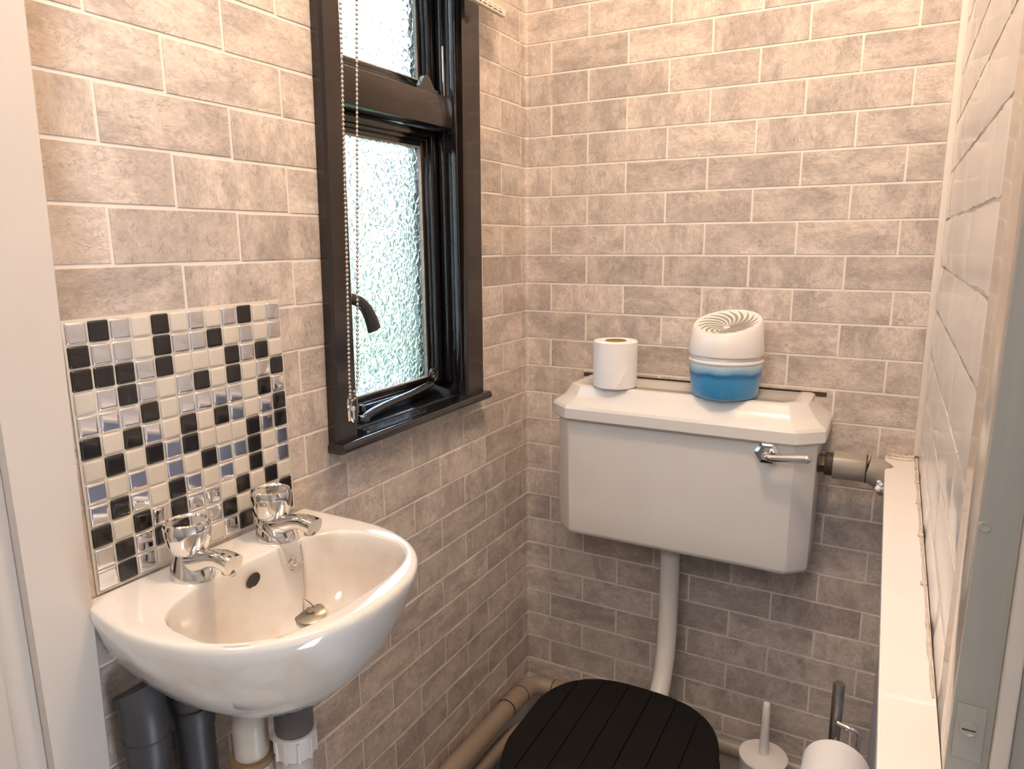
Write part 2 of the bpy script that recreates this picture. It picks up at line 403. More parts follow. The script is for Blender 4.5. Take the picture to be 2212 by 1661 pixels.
BK = {0: [2.348, 5.057, 7.766, 10.475], 1: [1.0, 3.703, 6.36, 9.09, 11.80]}
LF = {0: [-0.416, -3.141, -5.87, -8.60, -11.37, -14.15, -16.9], 1: [-1.80, -4.49, -7.24, -9.98, -12.78, -15.50, -18.2]}
def left_dz(y): return -0.0087*y            # the paper climbs slightly towards the door
HOLES = [(-0.665, -0.262, 0.950, 2.06)]
LEFT_END = -1.060
for k in range(-10, 25):
    par = k % 2
    zt, zb = course_z(k) - G, course_z(k+1) + G
    if zb > CEIL-0.01: continue
    zt = min(zt, CEIL-0.001)
    if k == 24: zb = 0.150
    if zt - zb < 0.006: continue
    h = zt - zb; zc = (zt+zb)/2
    # back wall
    xs = [x*HB for x in BK[par]] + [XR]
    for a, b in zip(xs, xs[1:]):
        x0, x1 = a+G, b-(G if b < XR else 0.007)
        if x1-x0 < 0.006: continue
        brick(wall_back, x1-x0, h, ((x0+x1)/2, 0, zc - 0.0012*(x0+x1)/2), 0)
    # corner brick : bends with the paper
    ua = LF[par][0]*HB; ub = BK[par][0]*HB
    bm = bmesh.new(); t = 0.0012
    n_arc = 8; path = [(0.0, ua+G)] if ua+G < -RC else []
    nrm = [(1, 0)]*len(path)
    for i in range(n_arc+1):
        a = PI/2*i/n_arc
        path.append((RC-RC*math.cos(a), -RC+RC*math.sin(a))); nrm.append((math.cos(a), -math.sin(a)))
    path.append((ub-G, 0.0)); nrm.append((0, -1))
    if ua+G >= -RC: pass
    ring = []
    for (x, y), (nx, ny) in zip(path, nrm):
        ring.append([(x, y, zb), (x+nx*t, y+ny*t, zb), (x+nx*t, y+ny*t, zt), (x, y, zt)])
    off = Vector((path[-1][0]/2, 0, zc))
    ring = [[Vector(p)-off for p in r] for r in ring]
    loft(bm, ring)
    obj('brick', bm, M['stone'], wall_back, smooth=30, loc=off)
    # left wall
    ys = [v*HB for v in LF[par]]
    for b, a in zip(ys, ys[1:]):
        y0, y1 = a+G, b-G
        y0 = max(y0, -1.0915 + .0225*(zc-.74))
        if y1-y0 < 0.006: continue
        segs = [(y0, y1)]; low = []
        for hy0, hy1, hz0, hz1 in HOLES:
            if zt > hz0 and zb < hz1:
                ns = []
                for s0, s1 in segs:
                    if s1 <= hy0 or s0 >= hy1: ns.append((s0, s1)); continue
                    if s0 < hy0: ns.append((s0, hy0))
                    if s1 > hy1: ns.append((hy1, s1))
                    if zb < hz0-0.012: low.append((max(s0, hy0), min(s1, hy1)))
                segs = ns
        for s0, s1 in low:
            hl = 0.950-zb
            if s1-s0 > 0.006: brick(wall_left, s1-s0, hl, (0, (s0+s1)/2, zb+hl/2), PI/2)
        for s0, s1 in segs:
            if s1-s0 < 0.006: continue
            yc = (s0+s1)/2; dz = left_dz(yc)
            if s0 > -1.076 and s1 < -0.777 and zb+dz > 0.89 and zt+dz < 1.18: continue     # wholly behind the mosaic sheet
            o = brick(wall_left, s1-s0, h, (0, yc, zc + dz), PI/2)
            o.rotation_euler = (0, 0, PI/2)

# right wall : painted masonry
struct_r = struct(obj('wall_right', box(XR+0.003, XR+0.14, -0.80, 0.0, 0, CEIL), M['white_gloss']), 'right wall of white gloss painted brickwork', 'wall')
def wobbly_block(w, h, t, seed):
    rnd = random.Random(seed)
    bm = bmesh.new(); nx, nz = 8, 3
    front = [[None]*(nz+1) for _ in range(nx+1)]
    for i in range(nx+1):
        for j in range(nz+1):
            x = -w/2+w*i/nx; z = -h/2+h*j/nz
            e = (i in (0, nx)) or (j in (0, nz))
            jx = rnd.uniform(-.0012, .0012) if i in (0, nx) else 0
            jz = rnd.uniform(-.0016, .0016) if j in (0, nz) else 0
            front[i][j] = bm.verts.new((x+jx, -t + (0.0022 if e else rnd.uniform(-.00012, .00012)), z+jz))
    back = [bm.verts.new((x, 0, z)) for x, z in ((-w/2, -h/2), (w/2, -h/2), (w/2, h/2), (-w/2, h/2))]
    for i in range(nx):
        for j in range(nz):
            bm.faces.new((front[i][j], front[i+1][j], front[i+1][j+1], front[i][j+1]))
    def fan(edge, b0, b1):
        bm.faces.new([b0] + edge + [b1])
    fan([front[i][0] for i in range(nx+1)], back[0], back[1])
    fan([front[i][nz] for i in range(nx+1)], back[3], back[2])
    fan([front[0][j] for j in range(nz+1)], back[0], back[3])
    fan([front[nx][j] for j in range(nz+1)], back[1], back[2])
    bm.faces.new(back)
    return bm
bed = [0.800, 0.898, 0.977, 1.057, 1.1385, 1.217, 1.297, 1.377, 1.457, 1.536]
while bed[-1] < CEIL-0.09: bed.append(bed[-1]+0.0795)
bed.append(CEIL-0.001)
for i, (a, b) in enumerate(zip(bed, bed[1:])):
    js = [0.0, -0.255, -0.54, -0.825] if i % 2 == 1 else [0.0, -0.11, -0.402, -0.69, -0.825]
    if i in (2, 4, 6, 8) : pass
    for y1, y0 in zip(js, js[1:]):
        g = 0.0022
        y1_ = y1-(0.009 if y1 == 0.0 else g)
        w = y1_-(y0+g); h = (b-a)-2*g
        if h < 0.012: continue
        obj('brick', wobbly_block(w, h, 0.006, i*31+int(-y0*100)), M['wall_gloss'], struct_r, smooth=25, loc=(XR+0.0035, (y1_+y0+g)/2, (a+b)/2)).rotation_euler = (0, 0, -PI/2)
struct(obj('trim_1', box(0.826, XR+0.004, -0.007, -0.0002, 0.86, CEIL-0.001, bev=0.0025), M['grout'], smooth=30), 'pale sealant strip down the right corner of the back wall', 'trim')

# door frame, right side
fr = thing('door_frame_right', 'weathered green-grey door frame post with worn beige lining at the right edge', 'door frame'); fr['kind'] = 'structure'
obj('lining_board', box(XR-0.003, XR+0.06, -0.930, -0.826, 0, 2.03, bev=0.001), M['lining'], fr, smooth=30)
bm = bmesh.new(); loft(bm, [[(.8330+.0042*(z-.85)/.4, -.938, z), (.8330+.0042*(z-.85)/.4, -.9305, z), (.8595, -.9305, z), (.8595, -.938, z)] for z in (0.0, 2.05)])
obj('post', bm, M['frame_green'], fr, smooth=30)
obj('stop_bead', box(.8598, .8710, -.944, -.9305, 0, 2.05, bev=0.002, seg=3), M['jamb'], fr, smooth=30)
obj('architrave', box(.8712, .930, -.9385, -.9305, 0, 2.08, bev=0.003), M['frame_green'], fr, smooth=30)
obj('frame_head', box(0.03, .930, -.96, -.938, 2.05, 2.09, bev=0.002), M['jamb'], fr, smooth=30)
lp = obj('latch_plate', box(.8362, .8548, -.9394, -.9381, 0.888, 0.932, bev=0.0005), M['frame_green'], fr, smooth=30)
bm = bmesh.new(); lathe(bm, (.8447, -.9394, .9135), [(0.0058, 0.0), (0.0056, -0.0010), (0.0040, -0.0018), (0.0, -0.0021)], 20, 'Y')
sc = obj('screw', bm, M['frame_green'], lp, smooth=40)
obj('screw_slot', box(.8447-.0042, .8447+.0042, -.9416, -.9409, .9129, .9141), M['joint_dark'], lp)
sc2 = [o_ for o_ in lp.children if o_.name.startswith('screw_slot')][0]; sc2.parent = sc; sc2.parent = lp
bm = bmesh.new(); lathe(bm, (.8385, -.938, 1.069), [(0.0042, 0.0002), (0.0038, -0.0010), (0.0028, -0.0010), (0.0012, -0.0002)], 20, 'Y')
obj('screw_hole', bm, M['frame_green'], fr, smooth=40)

# door frame, left side
fl = thing('door_frame_left', 'cream painted door frame with a shadowed rebate at the left edge', 'door frame'); fl['kind'] = 'structure'
bm = bmesh.new(); lj = lambda z: -1.0925 + .0225*(z-.74)
loft(bm, [[(-.02, -1.1515, z), (.020, -1.1515, z), (.020, lj(z)-.0015, z), (.0185, lj(z), z), (-.0005, lj(z), z)] for z in (0.0, 2.05)])
obj('lining_board', bm, M['jamb'], fl, smooth=30)
obj('rebate_strip', box(-0.02, 0.006, -1.180, -1.152, 0, 2.05), M['jamb'], fl, smooth=30)
obj('architrave', box(-0.02, 0.012, -1.290, -1.1785, 0, 2.08, bev=0.004, seg=3), M['jamb'], fl, smooth=30)

# ---------------------------------------------------------------- window
win = thing('window_1', 'narrow black gloss painted window with obscured glass', 'window'); win['kind'] = 'structure'
def wbox(name, mat, *a, bev=0.002, parent=None, seg=2): return obj(name, box(*a, bev=bev, seg=seg), M[mat], parent or win, smooth=30)
# side posts (architrave) : left one leans a little
def lean_box(name, mat, x0, x1, yl_b, yr_b, yl_t, yr_t, z0, z1):
    bm = bmesh.new(); r = []
    for z, a, b in ((z0, yl_b, yr_b), (z1, yl_t, yr_t)):
        r.append([(x0, a, z), (x1-0.004, a, z), (x1, a+0.005, z), (x1, b-0.004, z), (x1-0.003, b, z), (x0, b, z)])
    loft(bm, r); return obj(name, bm, M[mat], win, smooth=25)
lean_box('frame_post', 'dark_brown_gloss', 0.0015, 0.020, -0.6895, -0.6385, -0.661, -0.6225, 0.950, 2.10)
lean_box('frame_post', 'dark_brown_gloss', 0.0015, 0.020, -0.303, -0.2365, -0.283, -0.226, 0.950, 2.10)
wbox('frame_head', 'dark_brown_gloss', 0.0015, 0.020, -0.66, -0.225, 2.03, 2.10)
# box frame lining the opening
wbox('reveal', 'black_gloss', -0.118, 0.0, -0.300, -0.291, 0.954, 2.059)
wbox('reveal', 'black_gloss', -0.118, 0.0, -0.639, -0.628, 0.954, 2.059)
wbox('reveal_bead', 'black_gloss', -0.030, -0.016, -0.311, -0.3002, 0.985, 2.03, bev=0.003)
wbox('reveal_bead', 'black_gloss', -0.004, 0.010, -0.3085, -0.3035, 0.985, 2.03, bev=0.0022)
# sill with rounded nosing
bm = bmesh.new(); prof = [(-0.118, 0.962), (-0.118, 0.985), (0.018, 0.957)]
for i in range(9):
    a = PI/2 - PI*i/8
    prof.append((0.0285+0.0085*math.cos(a), 0.9485+0.0085*math.sin(a)))
prof += [(0.0015, 0.940), (0.0015, 0.950), (0.0002, 0.962)]
loft(bm, [[(x, y, z) for x, z in prof] for y in (-0.692, -0.2335)])
for v in bm.verts:
    if v.co.x < 0.001: v.co.y = min(max(v.co.y, WY0+0.0015), WY1-0.0015)
    if v.co.x < 0.001 and v.co.z < 0.953: v.co.z = 0.9535
obj('sill', bm, M['black_gloss'], win, smooth=35)
# transom
wbox('transom', 'dark_brown_gloss', -0.085, 0.0025, -0.627, -0.3005, 1.4755, 1.5325, bev=0.003)
# casements : frame, moulded steps, pane
def casement(z0, z1, gz0, gz1, xo):
    y0, y1 = -0.627, -0.3115
    gy0, gy1 = -0.590, -0.345
    bm = bmesh.new()
    def frame(xa, xb, ya, yb, za, zb, ia, ib, ja, jb, bev=0.0018):
        add_box(bm, xa, xb, ya, ia, za, zb, bev=bev); add_box(bm, xa, xb, ib, yb, za, zb, bev=bev)
        add_box(bm, xa, xb, ia, ib, za, ja, bev=bev); add_box(bm, xa, xb, ia, ib, jb, zb, bev=bev)
    s = 0.009
    frame(-0.088+xo, -0.032+xo, y0, y1, z0, z1, gy0-2*s+0.004, gy1+2*s-0.004, gz0-2*s+0.002, gz1+2*s-0.002, 0.0025)
    frame(-0.080+xo, -0.040+xo, gy0-2*s+.003, gy1+2*s-.003, gz0-2*s+.001, gz1+2*s-.001, gy0-s, gy1+s, gz0-s, gz1+s)
    frame(-0.080+xo, -0.046+xo, gy0-s-.001, gy1+s+.001, gz0-s-.001, gz1+s+.001, gy0, gy1, gz0, gz1)
    c = obj('casement_frame', bm, M['black_gloss'], win, smooth=30)
    bm = bmesh.new()
    frame(-0.056+xo, -0.0475+xo, gy0-.0005, gy1+.0005, gz0-.0005, gz1+.0005, gy0+.0022, gy1-.0022, gz0+.002, gz1-.003, 0.0005)
    obj('glazing_putty', bm, M['putty'], c, smooth=30)
    obj('glass_pane', box(-0.0555+xo, -0.0515+xo, gy0+0.001, gy1-0.001, gz0+0.001, gz1-0.002), M['glass'], c)
    return c
c1 = casement(0.986, 1.474, 0.9985, 1.4435, 0.0)
c2 = casement(1.534, 2.058, 1.562, 2.03, 0.0)
# casement stay lying along the bottom rail, with curled tail
pth = smooth_path([(-0.004, -0.616, 0.977), (-0.004, -0.600, 0.972), (-0.006, -0.575, 0.9795), (-0.010, -0.52, 0.984), (-0.014, -0.45, 0.987), (-0.020, -0.375, 0.992)], 6)
bm = bmesh.new(); tube(bm, pth, [0.0095]*8+[0.0082]*(len(pth)-8), 12, flat=0.8)
for i in range(2): lathe(bm, (-0.008-0.001*i, -0.612+0.018*i, 0.986), [(0.006, 0), (0.006, 0.008), (0.003, 0.011)], 12)
spi = []
for i in range(34):
    a = -PI/2 + i/33*2*PI*1.45; r = 0.0148*(1-i/33*0.72)
    spi.append((-0.020, -0.366+r*math.cos(a)*0.9, 1.0095+r*math.sin(a)))
tube(bm, spi, 0.0032, 8)
obj('window_stay', bm, M['black_gloss'], win, smooth=50)
# catch handle on the closing side of the lower light
bm = bmesh.new()
pth = smooth_path([(-0.034, -0.588, 1.178), (-0.024, -0.566, 1.166), (-0.020, -0.551, 1.146), (-0.018, -0.541, 1.118)], 6)
tube(bm, pth, [0.0085+0.0065*i/(len(pth)-1) for i in range(len(pth))], 8, flat=0.5, upv=(1, 0, 0))
add_box(bm, -0.034, -0.028, -0.600, -0.586, 1.150, 1.205, bev=0.002)
obj('window_catch', bm, M['black_gloss'], win, smooth=40)
# curled fastener on the upper light's bottom rail
bm = bmesh.new(); hump = []
for i in range(25):
    t = i/24; y = -0.413+0.066*t
    hump.append((y, 0.022*math.sin(PI*min(max((t-0.12)/0.76, 0), 1))**1.4 + 0.006))
prof = [(y, 1.532+h_) for y, h_ in hump] + [(-0.347, 1.532), (-0.413, 1.532)]
loft(bm, [[(x, y, z) for y, z in prof] for x in (-0.012, -0.003)])
obj('window_fastener', bm, M['black_gloss'], win, smooth=30)
wbox('fastener_pin', 'steel', -0.006, -0.0035, -0.3265, -0.3225, 1.533, 1.62, bev=0.0005)

# outside world
struct(obj('ground', box(-30, -0.13, -18, 18, -0.35, -0.3), M['grass']), 'green garden ground beyond the window', 'ground')
bm = bmesh.new(); rnd = random.Random(11); nx_, nz_ = 60, 16; g_ = []
for i in range(nx_+1):
    col_ = []
    for j in range(nz_+1):
        col_.append(bm.verts.new((-3.2+rnd.uniform(-.07, .07)+(.25*(j/nz_)**6)*-1, -6+12*i/nx_+rnd.uniform(-.05, .05), -.3+2.35*j/nz_+(rnd.uniform(-.08, .08) if j else 0))))
    col_.append(bm.verts.new((-4.1, -6+12*i/nx_, 2.0))); col_.append(bm.verts.new((-4.2, -6+12*i/nx_, -.3))); g_.append(col_)
for a_, b_ in zip(g_, g_[1:]):
    for j in range(len(a_)-1): bm.faces.new((a_[j], b_[j], b_[j+1], a_[j+1]))
bm.faces.new(g_[0]); bm.faces.new(g_[-1][::-1])
M['leaf'] = simple('pale_hedge_leaves', (0.31, 0.345, 0.25, 1), 0.8, var=0.15, vscale=9)
tag(obj('garden_hedge', bm, M['leaf']), 'pale green hedge blurred behind the obscured lower pane', 'hedge')

# ---------------------------------------------------------------- mosaic splashback
rows = ["WKWCKCWCWKCW", "KWWCKWWKCWCW", "KKKWKCCCKWKC", "CWKWCWKCKCWK", "WWWKCWWWWCKW", "KCKWCKCKWCWK",
        "CKCKWKCCCKWK", "WCWCWCKWWKCW", "WKWCKWCWCKCW", "KCKWKWWCKCKC", "WKWKKCWKCCWK", "WKWCCKCWKCCK"]
mo = thing('mosaic_splashback', 'sheet of small black, cream and mirror mosaic tiles above the basin', 'splashback')
MY0, MY1, MZ0, MZ1 = -1.0725, -0.7735, 0.879, 1.1865
obj('backing_sheet', box(0.0013, 0.0030, MY0-0.0015, MY1+0.0015, MZ0-0.002, MZ1+0.002), M['sheet'], mo)
py = (MY1-MY0)/12; pz = (MZ1-MZ0)/12
def tile_mesh(name, mat):
    bm = bmesh.new(); w, h = py-0.0022, pz-0.0022
    def rr(w_, h_, r, x):
        out_ = []
        for cx, cz, a0 in ((w_/2-r, h_/2-r, 0), (-w_/2+r, h_/2-r, 90), (-w_/2+r, -h_/2+r, 180), (w_/2-r, -h_/2+r, 270)):
            for i in range(4):
                a = math.radians(a0+30*i); out_.append((x, cx+r*math.cos(a), cz+r*math.sin(a)))
        return out_
    loft(bm, [rr(w, h, .002, 0), rr(w, h, .002, 0.0007), rr(w-.0018, h-.0018, .0018, 0.0016), rr(w-.0042, h-.0042, .0015, 0.00195), rr(w-.0065, h-.0065, .001, 0.00200)], cap0=False)
    o = obj(name, bm, M[mat], mo, smooth=60); return o
proto = {'K': tile_mesh('tile', 'tile_black'), 'C': tile_mesh('tile', 'tile_cream'), 'W': tile_mesh('tile', 'tile_mirror')}
used = set()
for r, row in enumerate(rows):
    for c_, ch in enumerate(row):
        o = proto[ch] if ch not in used else proto[ch].copy()
        if ch in used: C.objects.link(o)
        used.add(ch)
        o.location = (0.0030, MY0+py*(c_+0.5), MZ1-pz*(r+0.5))
        o.rotation_euler = (0, random.uniform(-.02, .02), random.uniform(-.02, .02))

# ---------------------------------------------------------------- basin
YC = -0.927
def outer(fx, fy, n=2.3, x0=0.10, a=0.192, b=0.180, xb=0.0035, z=0.0, N_=64, squash=1.0):
    """half-open D outline, counter clockwise, starts at back right"""
    pts_ = []
    nb = 10; ns = 5
    bb = b*fy
    for i in range(ns): pts_.append((xb + (x0-xb)*i/ns, -bb))
    m_ = N_-2*ns-nb
    for i in range(m_+1):
        t = -PI/2 + PI*i/m_
        cx = math.copysign(abs(math.cos(t))**(2/n), 1); sy = math.copysign(abs(math.sin(t))**(2/n), math.sin(t))
        pts_.append((x0 + a*fx*cx, bb*sy))
    for i in range(1, ns+1): pts_.append((x0-(x0-xb)*i/ns, bb))
    for i in range(1, nb-1): pts_.append((xb, bb-2*bb*i/(nb-1)))
    res = []
    for x, y in pts_:
        Y = YC+y
        if y < 0 and x < 0.1: Y += .0175*((.1-x)/.1)**1.4*min(abs(y)/.18, 1)**2
        res.append((x, Y, z))
    return res
def inner(f, z, cx=0.170, cy=YC-0.004, a=0.092, b=0.148, n=2.7, nb=3.2, N_=64, dx=0.0):
    res = []
    m_ = len(outer(1, 1))
    src = outer(1, 1)
    for (x, y, _) in src:
        t = math.atan2((y-YC)/0.18, (x-0.135)/0.15)
        c, s = math.cos(t), math.sin(t)
        nn = n if c > 0 else nb
        rr_ = (abs(c)**nn + abs(s)**nn)**(-1/nn)
        res.append((cx + dx + a*f*rr_*c, cy + b*f*rr_*s, z))
    return res
ba = thing('wash_basin', 'small white wall-hung ceramic basin under the mosaic tiles', 'basin')
bm = bmesh.new()
rings = [outer(.06, .06, z=0.7195, x0=.118), outer(.16, .15, z=0.7200, x0=.117), outer(.30, .28, z=0.7220, x0=.115), outer(.44, .42, z=0.7272, x0=.113), outer(.60, .58, z=0.739, x0=.11), outer(.745, .735, z=0.763, x0=.106), outer(.855, .85, z=0.793, x0=.103), outer(.94, .935, z=0.825, x0=.101),
         outer(.985, .985, z=0.849), outer(1.0, 1.0, z=0.860), outer(0.996, 0.996, z=0.8655), outer(.978, .980, z=0.8685), outer(.955, .958, z=0.8690)]
rings += [inner(1.035, 0.8688), inner(1.012, 0.8680), inner(1.0, 0.8655), inner(0.99, 0.860), inner(0.975, 0.845), inner(.945, 0.82), inner(.895, 0.795), inner(.82, 0.776, dx=-.001), inner(.70, 0.764, dx=-.004), inner(.50, 0.758, dx=-.010), inner(.34, 0.7555, dx=-.016), inner(.15, 0.754, dx=-.020)]
loft(bm, rings, cap0=True, cap1=True)
basin = obj('bowl', bm, M['basin'], ba, smooth=80)
# overflow opening : dark hole with a rim
bm = bmesh.new(); oc = Vector((0.0885, -0.930, 0.8465))
lathe(bm, (0, 0, 0), [(0.0108, -0.0006), (0.0104, 0.0006), (0.0098, 0.0004)], 24, 'X', cap1=True, cap0=False)
ov = obj('overflow_hole', bm, M['joint_dark'], ba, smooth=40); ov.location = (0.0832, -0.9245, 0.8435); ov.rotation_euler = (0, 0.22, 0)
# waste ring in the bowl
bm = bmesh.new(); lathe(bm, (0.150, YC-0.006, 0.7535), [(0.030, 0.0), (0.029, 0.002), (0.022, 0.0022), (0.020, 0.0005)], 28)
obj('waste_ring', bm, M['chrome'], ba, smooth=40)

# waste trap beneath
tp = thing('basin_trap', 'white plastic waste trap with grey threaded tail below the basin', 'pipe')
bm = bmesh.new(); prof = [(0.0225, 0.0)]
for i in range(14): prof += [(0.0240, 0.0035*i+0.0008), (0.0225, 0.0035*i+0.0028)]
lathe(bm, (0.150, -0.938, 0.662), prof, 28); obj('threaded_tail', bm, M['tail_grey'], tp, smooth=60)
bm = bmesh.new(); lathe(bm, (0.150, -0.938, 0.704), [(0.026, 0), (0.026, 0.004), (0.019, 0.006), (0.019, 0.0115)], 6); obj('back_nut', bm, M['black_wood'], tp, smooth=30)
bm = bmesh.new(); lathe(bm, (0.150, -0.938, 0.632), [(0.0215, 0.0), (0.0235, 0.002), (0.0255, 0.030), (0.0265, 0.031), (0.0265, 0.034), (0.0240, 0.035)], 30)
for i in range(10):
    a = 2*PI*i/10; mt = Matrix.Translation((0.150+0.0245*math.cos(a), -0.938+0.0245*math.sin(a), 0.647)) @ Matrix.Rotation(a, 4, 'Z')
    add_box(bm, -.002, .0025, -.0016, .0016, -.013, .014, mat=mt)
obj('compression_nut', bm, M['pipe_white'], tp, smooth=40)
pth = [(0.150, -0.938, 0.640), (0.150, -0.938, 0.53)] ; bm = bmesh.new()
lathe(bm, (0.150, -0.938, 0.0), [(0.0195, 0.53), (0.0195, 0.64)], 26); 
arc = [(0.150-0.026+0.026*math.cos(a), -0.938-0.012+0.012*math.cos(a), 0.53-0.034*math.sin(a)) for a in [PI*i/12 for i in range(13)]]
tube(bm, arc, 0.0195, 20); obj('trap_bend', bm, M['pipe_cream'], tp, smooth=50)
bm = bmesh.new(); lathe(bm, (0.098, -0.962, 0.0), [(0.0215, 0.53), (0.0215, 0.656)], 26)
tube(bm, smooth_path([(0.098, -0.962, 0.655), (0.098, -0.962, 0.672), (0.092, -0.950, 0.686), (0.072, -0.922, 0.690), (0.03, -0.905, 0.690), (0.003, -0.903, 0.690)], 5), 0.0215, 20)
obj('riser_pipe', bm, M['pipe_cream'], tp, smooth=50)
bm = bmesh.new(); lathe(bm, (0.098, -0.962, 0.621), [(0.022, 0.0), (0.0275, 0.001), (0.0285, 0.004), (0.0275, 0.008), (0.022, 0.009)], 28); obj('collar', bm, M['rust'], tp, smooth=50)
bm = bmesh.new(); lathe(bm, (0.098, -0.962, 0.570), [(0.0255, 0.0), (0.0268, 0.004), (0.0268, 0.050)], 12); obj('compression_nut', bm, M['pipe_cream'], tp, smooth=20)

# grey soil pipes under the basin
def soil_pipe(y, x, top, label):
    t = thing('waste_pipe', label, 'pipe', 'dark grey pipes under the basin')
    bm = bmesh.new(); r = 0.0255
    lathe(bm, (x, y, 0.0), [(r-.002, 0.001), (r-.002, 0.67)], 30); obj('pipe', bm, M['pipe_grey'], t, smooth=40)
    bm = bmesh.new(); tube(bm, smooth_path([(x, y, 0.668), (x, y, top-0.035), (x-0.004, y, top-0.016), (x-0.011, y, top)], 5), r, 30); obj('bend', bm, M['pipe_grey'], t, smooth=40)
    bm = bmesh.new(); lathe(bm, (x, y, 0.694), [(r-.004, 0), (r+.0006, 0.0004), (r+.0006, 0.003), (r-.004, 0.0034)], 30); obj('joint_ring', bm, M['joint_dark'], t, smooth=40)
soil_pipe(-1.0545, 0.031, 0.752, 'dark grey waste pipe under the basin, the one nearer the door frame')
soil_pipe(-0.9920, 0.031, 0.714, 'dark grey waste pipe under the basin, the one nearer the white trap')

# taps
def tap(y, label, drop=False):
    t = thing('basin_tap', label, 'tap', 'basin taps', (0.047, y, 0.8688))
    bm = bmesh.new()
    def ell(cx, a, b, z, n_=36, flat_back=False):
        return [(cx+a*math.cos(2*PI*i/n_), b*math.sin(2*PI*i/n_), z) for i in range(n_)]
    loft(bm, [ell(.004, .029, .0240, 0.0), ell(.004, .029, .0240, 0.004), ell(.002, .0265, .0215, .012), ell(.000, .0215, .0185, .021), ell(-.001, .017, .016, .030), ell(0, .0155, .0155, .034)])
    obj('tap_body', bm, M['chrome'], t, smooth=60)
    bm = bmesh.new(); rings_ = []
    path_ = [(0.002, 0.018, 0.0165, 0.014), (0.016, 0.021, 0.0150, 0.013), (0.030, 0.026, 0.0132, 0.0105), (0.044, 0.0310, 0.0122, 0.0092), (0.058, 0.0330, 0.0120, 0.0090), (0.070, 0.0315, 0.0125, 0.0100), (0.0775, 0.0295, 0.0130, 0.0108)]
    for i, (x, z, hy, hz) in enumerate(path_):
        dx = path_[min(i+1, 6)][0]-path_[max(i-1, 0)][0]; dz = path_[min(i+1, 6)][1]-path_[max(i-1, 0)][1]
        L_ = math.hypot(dx, dz); nx, nz = -dz/L_, dx/L_
        rr_ = []
        for k_ in range(20):
            a = 2*PI*k_/20; c, s = math.cos(a), math.sin(a)
            c = math.copysign(abs(c)**0.62, c); s = math.copysign(abs(s)**0.62, s)
            rr_.append((x+nx*hz*s, hy*c, z+nz*hz*s))
        rings_.append(rr_)
    loft(bm, rings_); obj('spout', bm, M['chrome'], t, smooth=50)
    bm = bmesh.new(); lathe(bm, (0.068, 0, 0.0182), [(0.0078, 0.0), (0.0078, 0.006)], 20); obj('nozzle', bm, M['dull_metal'], t, smooth=50)
    # faceted knob
    bm = bmesh.new(); n_ = 40; rings_ = []
    for r, z, fac in ((0.0190, 0.0310, 0.0), (0.0222, 0.0345, .03), (0.0257, 0.045, .06), (0.0272, 0.056, .07), (0.0270, 0.064, .03), (0.0250, 0.0690, 0.0), (0.0225, 0.0700, 0.0), (0.0212, 0.0680, 0.0), (0.0, 0.0672, 0)):
        rings_.append([((r*(1-fac*(1-abs(math.cos(4*2*PI*i/n_))**0.8)*1.0))*math.cos(2*PI*i/n_) if r else 0.00001*math.cos(2*PI*i/n_), (r*(1-fac*(1-abs(math.cos(4*2*PI*i/n_))**0.8)))*math.sin(2*PI*i/n_) if r else 0.00001*math.sin(2*PI*i/n_), z) for i in range(n_)])
    loft(bm, rings_); obj('knob', bm, M['chrome'], t, smooth=38)
    if drop:
        bm = bmesh.new(); bmesh.ops.create_uvsphere(bm, u_segments=14, v_segments=10, radius=0.0035)
        d = obj('water_drop', bm, M['clear'], t, smooth=80); d.location = (0.071, 0.003, 0.0158)
    return t
tap(-0.986, 'chrome tap nearer the door frame, a drip on its spout', True)
tap(-0.855, 'chrome tap nearer the window, wrapped by the plug chain')

# chain stay, plug, plug chain
cs = thing('chain_stay', 'small chrome stay fixed to the bowl wall holding the plug chain', 'fitting', loc=(0.0838, -0.8605, 0.8435))
bm = bmesh.new(); lathe(bm, (0, 0, 0), [(0.0088, -0.001), (0.0088, 0.0008), (0.006, 0.0016)], 24, 'X'); add_box(bm, -.0005, .001, -.007, .007, -.0125, -.004, bev=.0004); obj('plate', bm, M['chrome'], cs, smooth=40)
bm = bmesh.new(); lathe(bm, (0, 0, 0), [(0.0035, 0.001), (0.0035, 0.005), (0.0048, 0.006), (0.0045, 0.009), (0.002, 0.0105)], 18, 'X'); obj('knob', bm, M['chrome'], cs, smooth=50)
cs.rotation_euler = (0, 0.2, 0)
pl = thing('basin_plug', 'dull metal basin plug lying in the bowl', 'plug', loc=(0.1075, -0.8555, 0.7710))
bm = bmesh.new(); lathe(bm, (0, 0, 0), [(0.014, -0.009), (0.0165, -0.001), (0.0215, 0.0), (0.0215, 0.0016), (0.020, 0.0024), (0.0, 0.0026)], 32); obj('disc', bm, M['dull_metal'], pl, smooth=40)
bm = bmesh.new(); lathe(bm, (0, 0, 0), [(0.006, 0.002), (0.0055, 0.0065), (0.0, 0.007)], 18); obj('boss', bm, M['dull_metal'], pl, smooth=40)
bm = bmesh.new(); tube(bm, [(0, -.0075, .004), (-.004, -.0075, .009), (-.011, 0, .021), (-.004, .0075, .009), (0, .0075, .004)], 0.0009, 8); obj('wire_loop', bm, M['dull_metal'], pl, smooth=60)
pl.rotation_euler = (0.16, 0.20, 0)

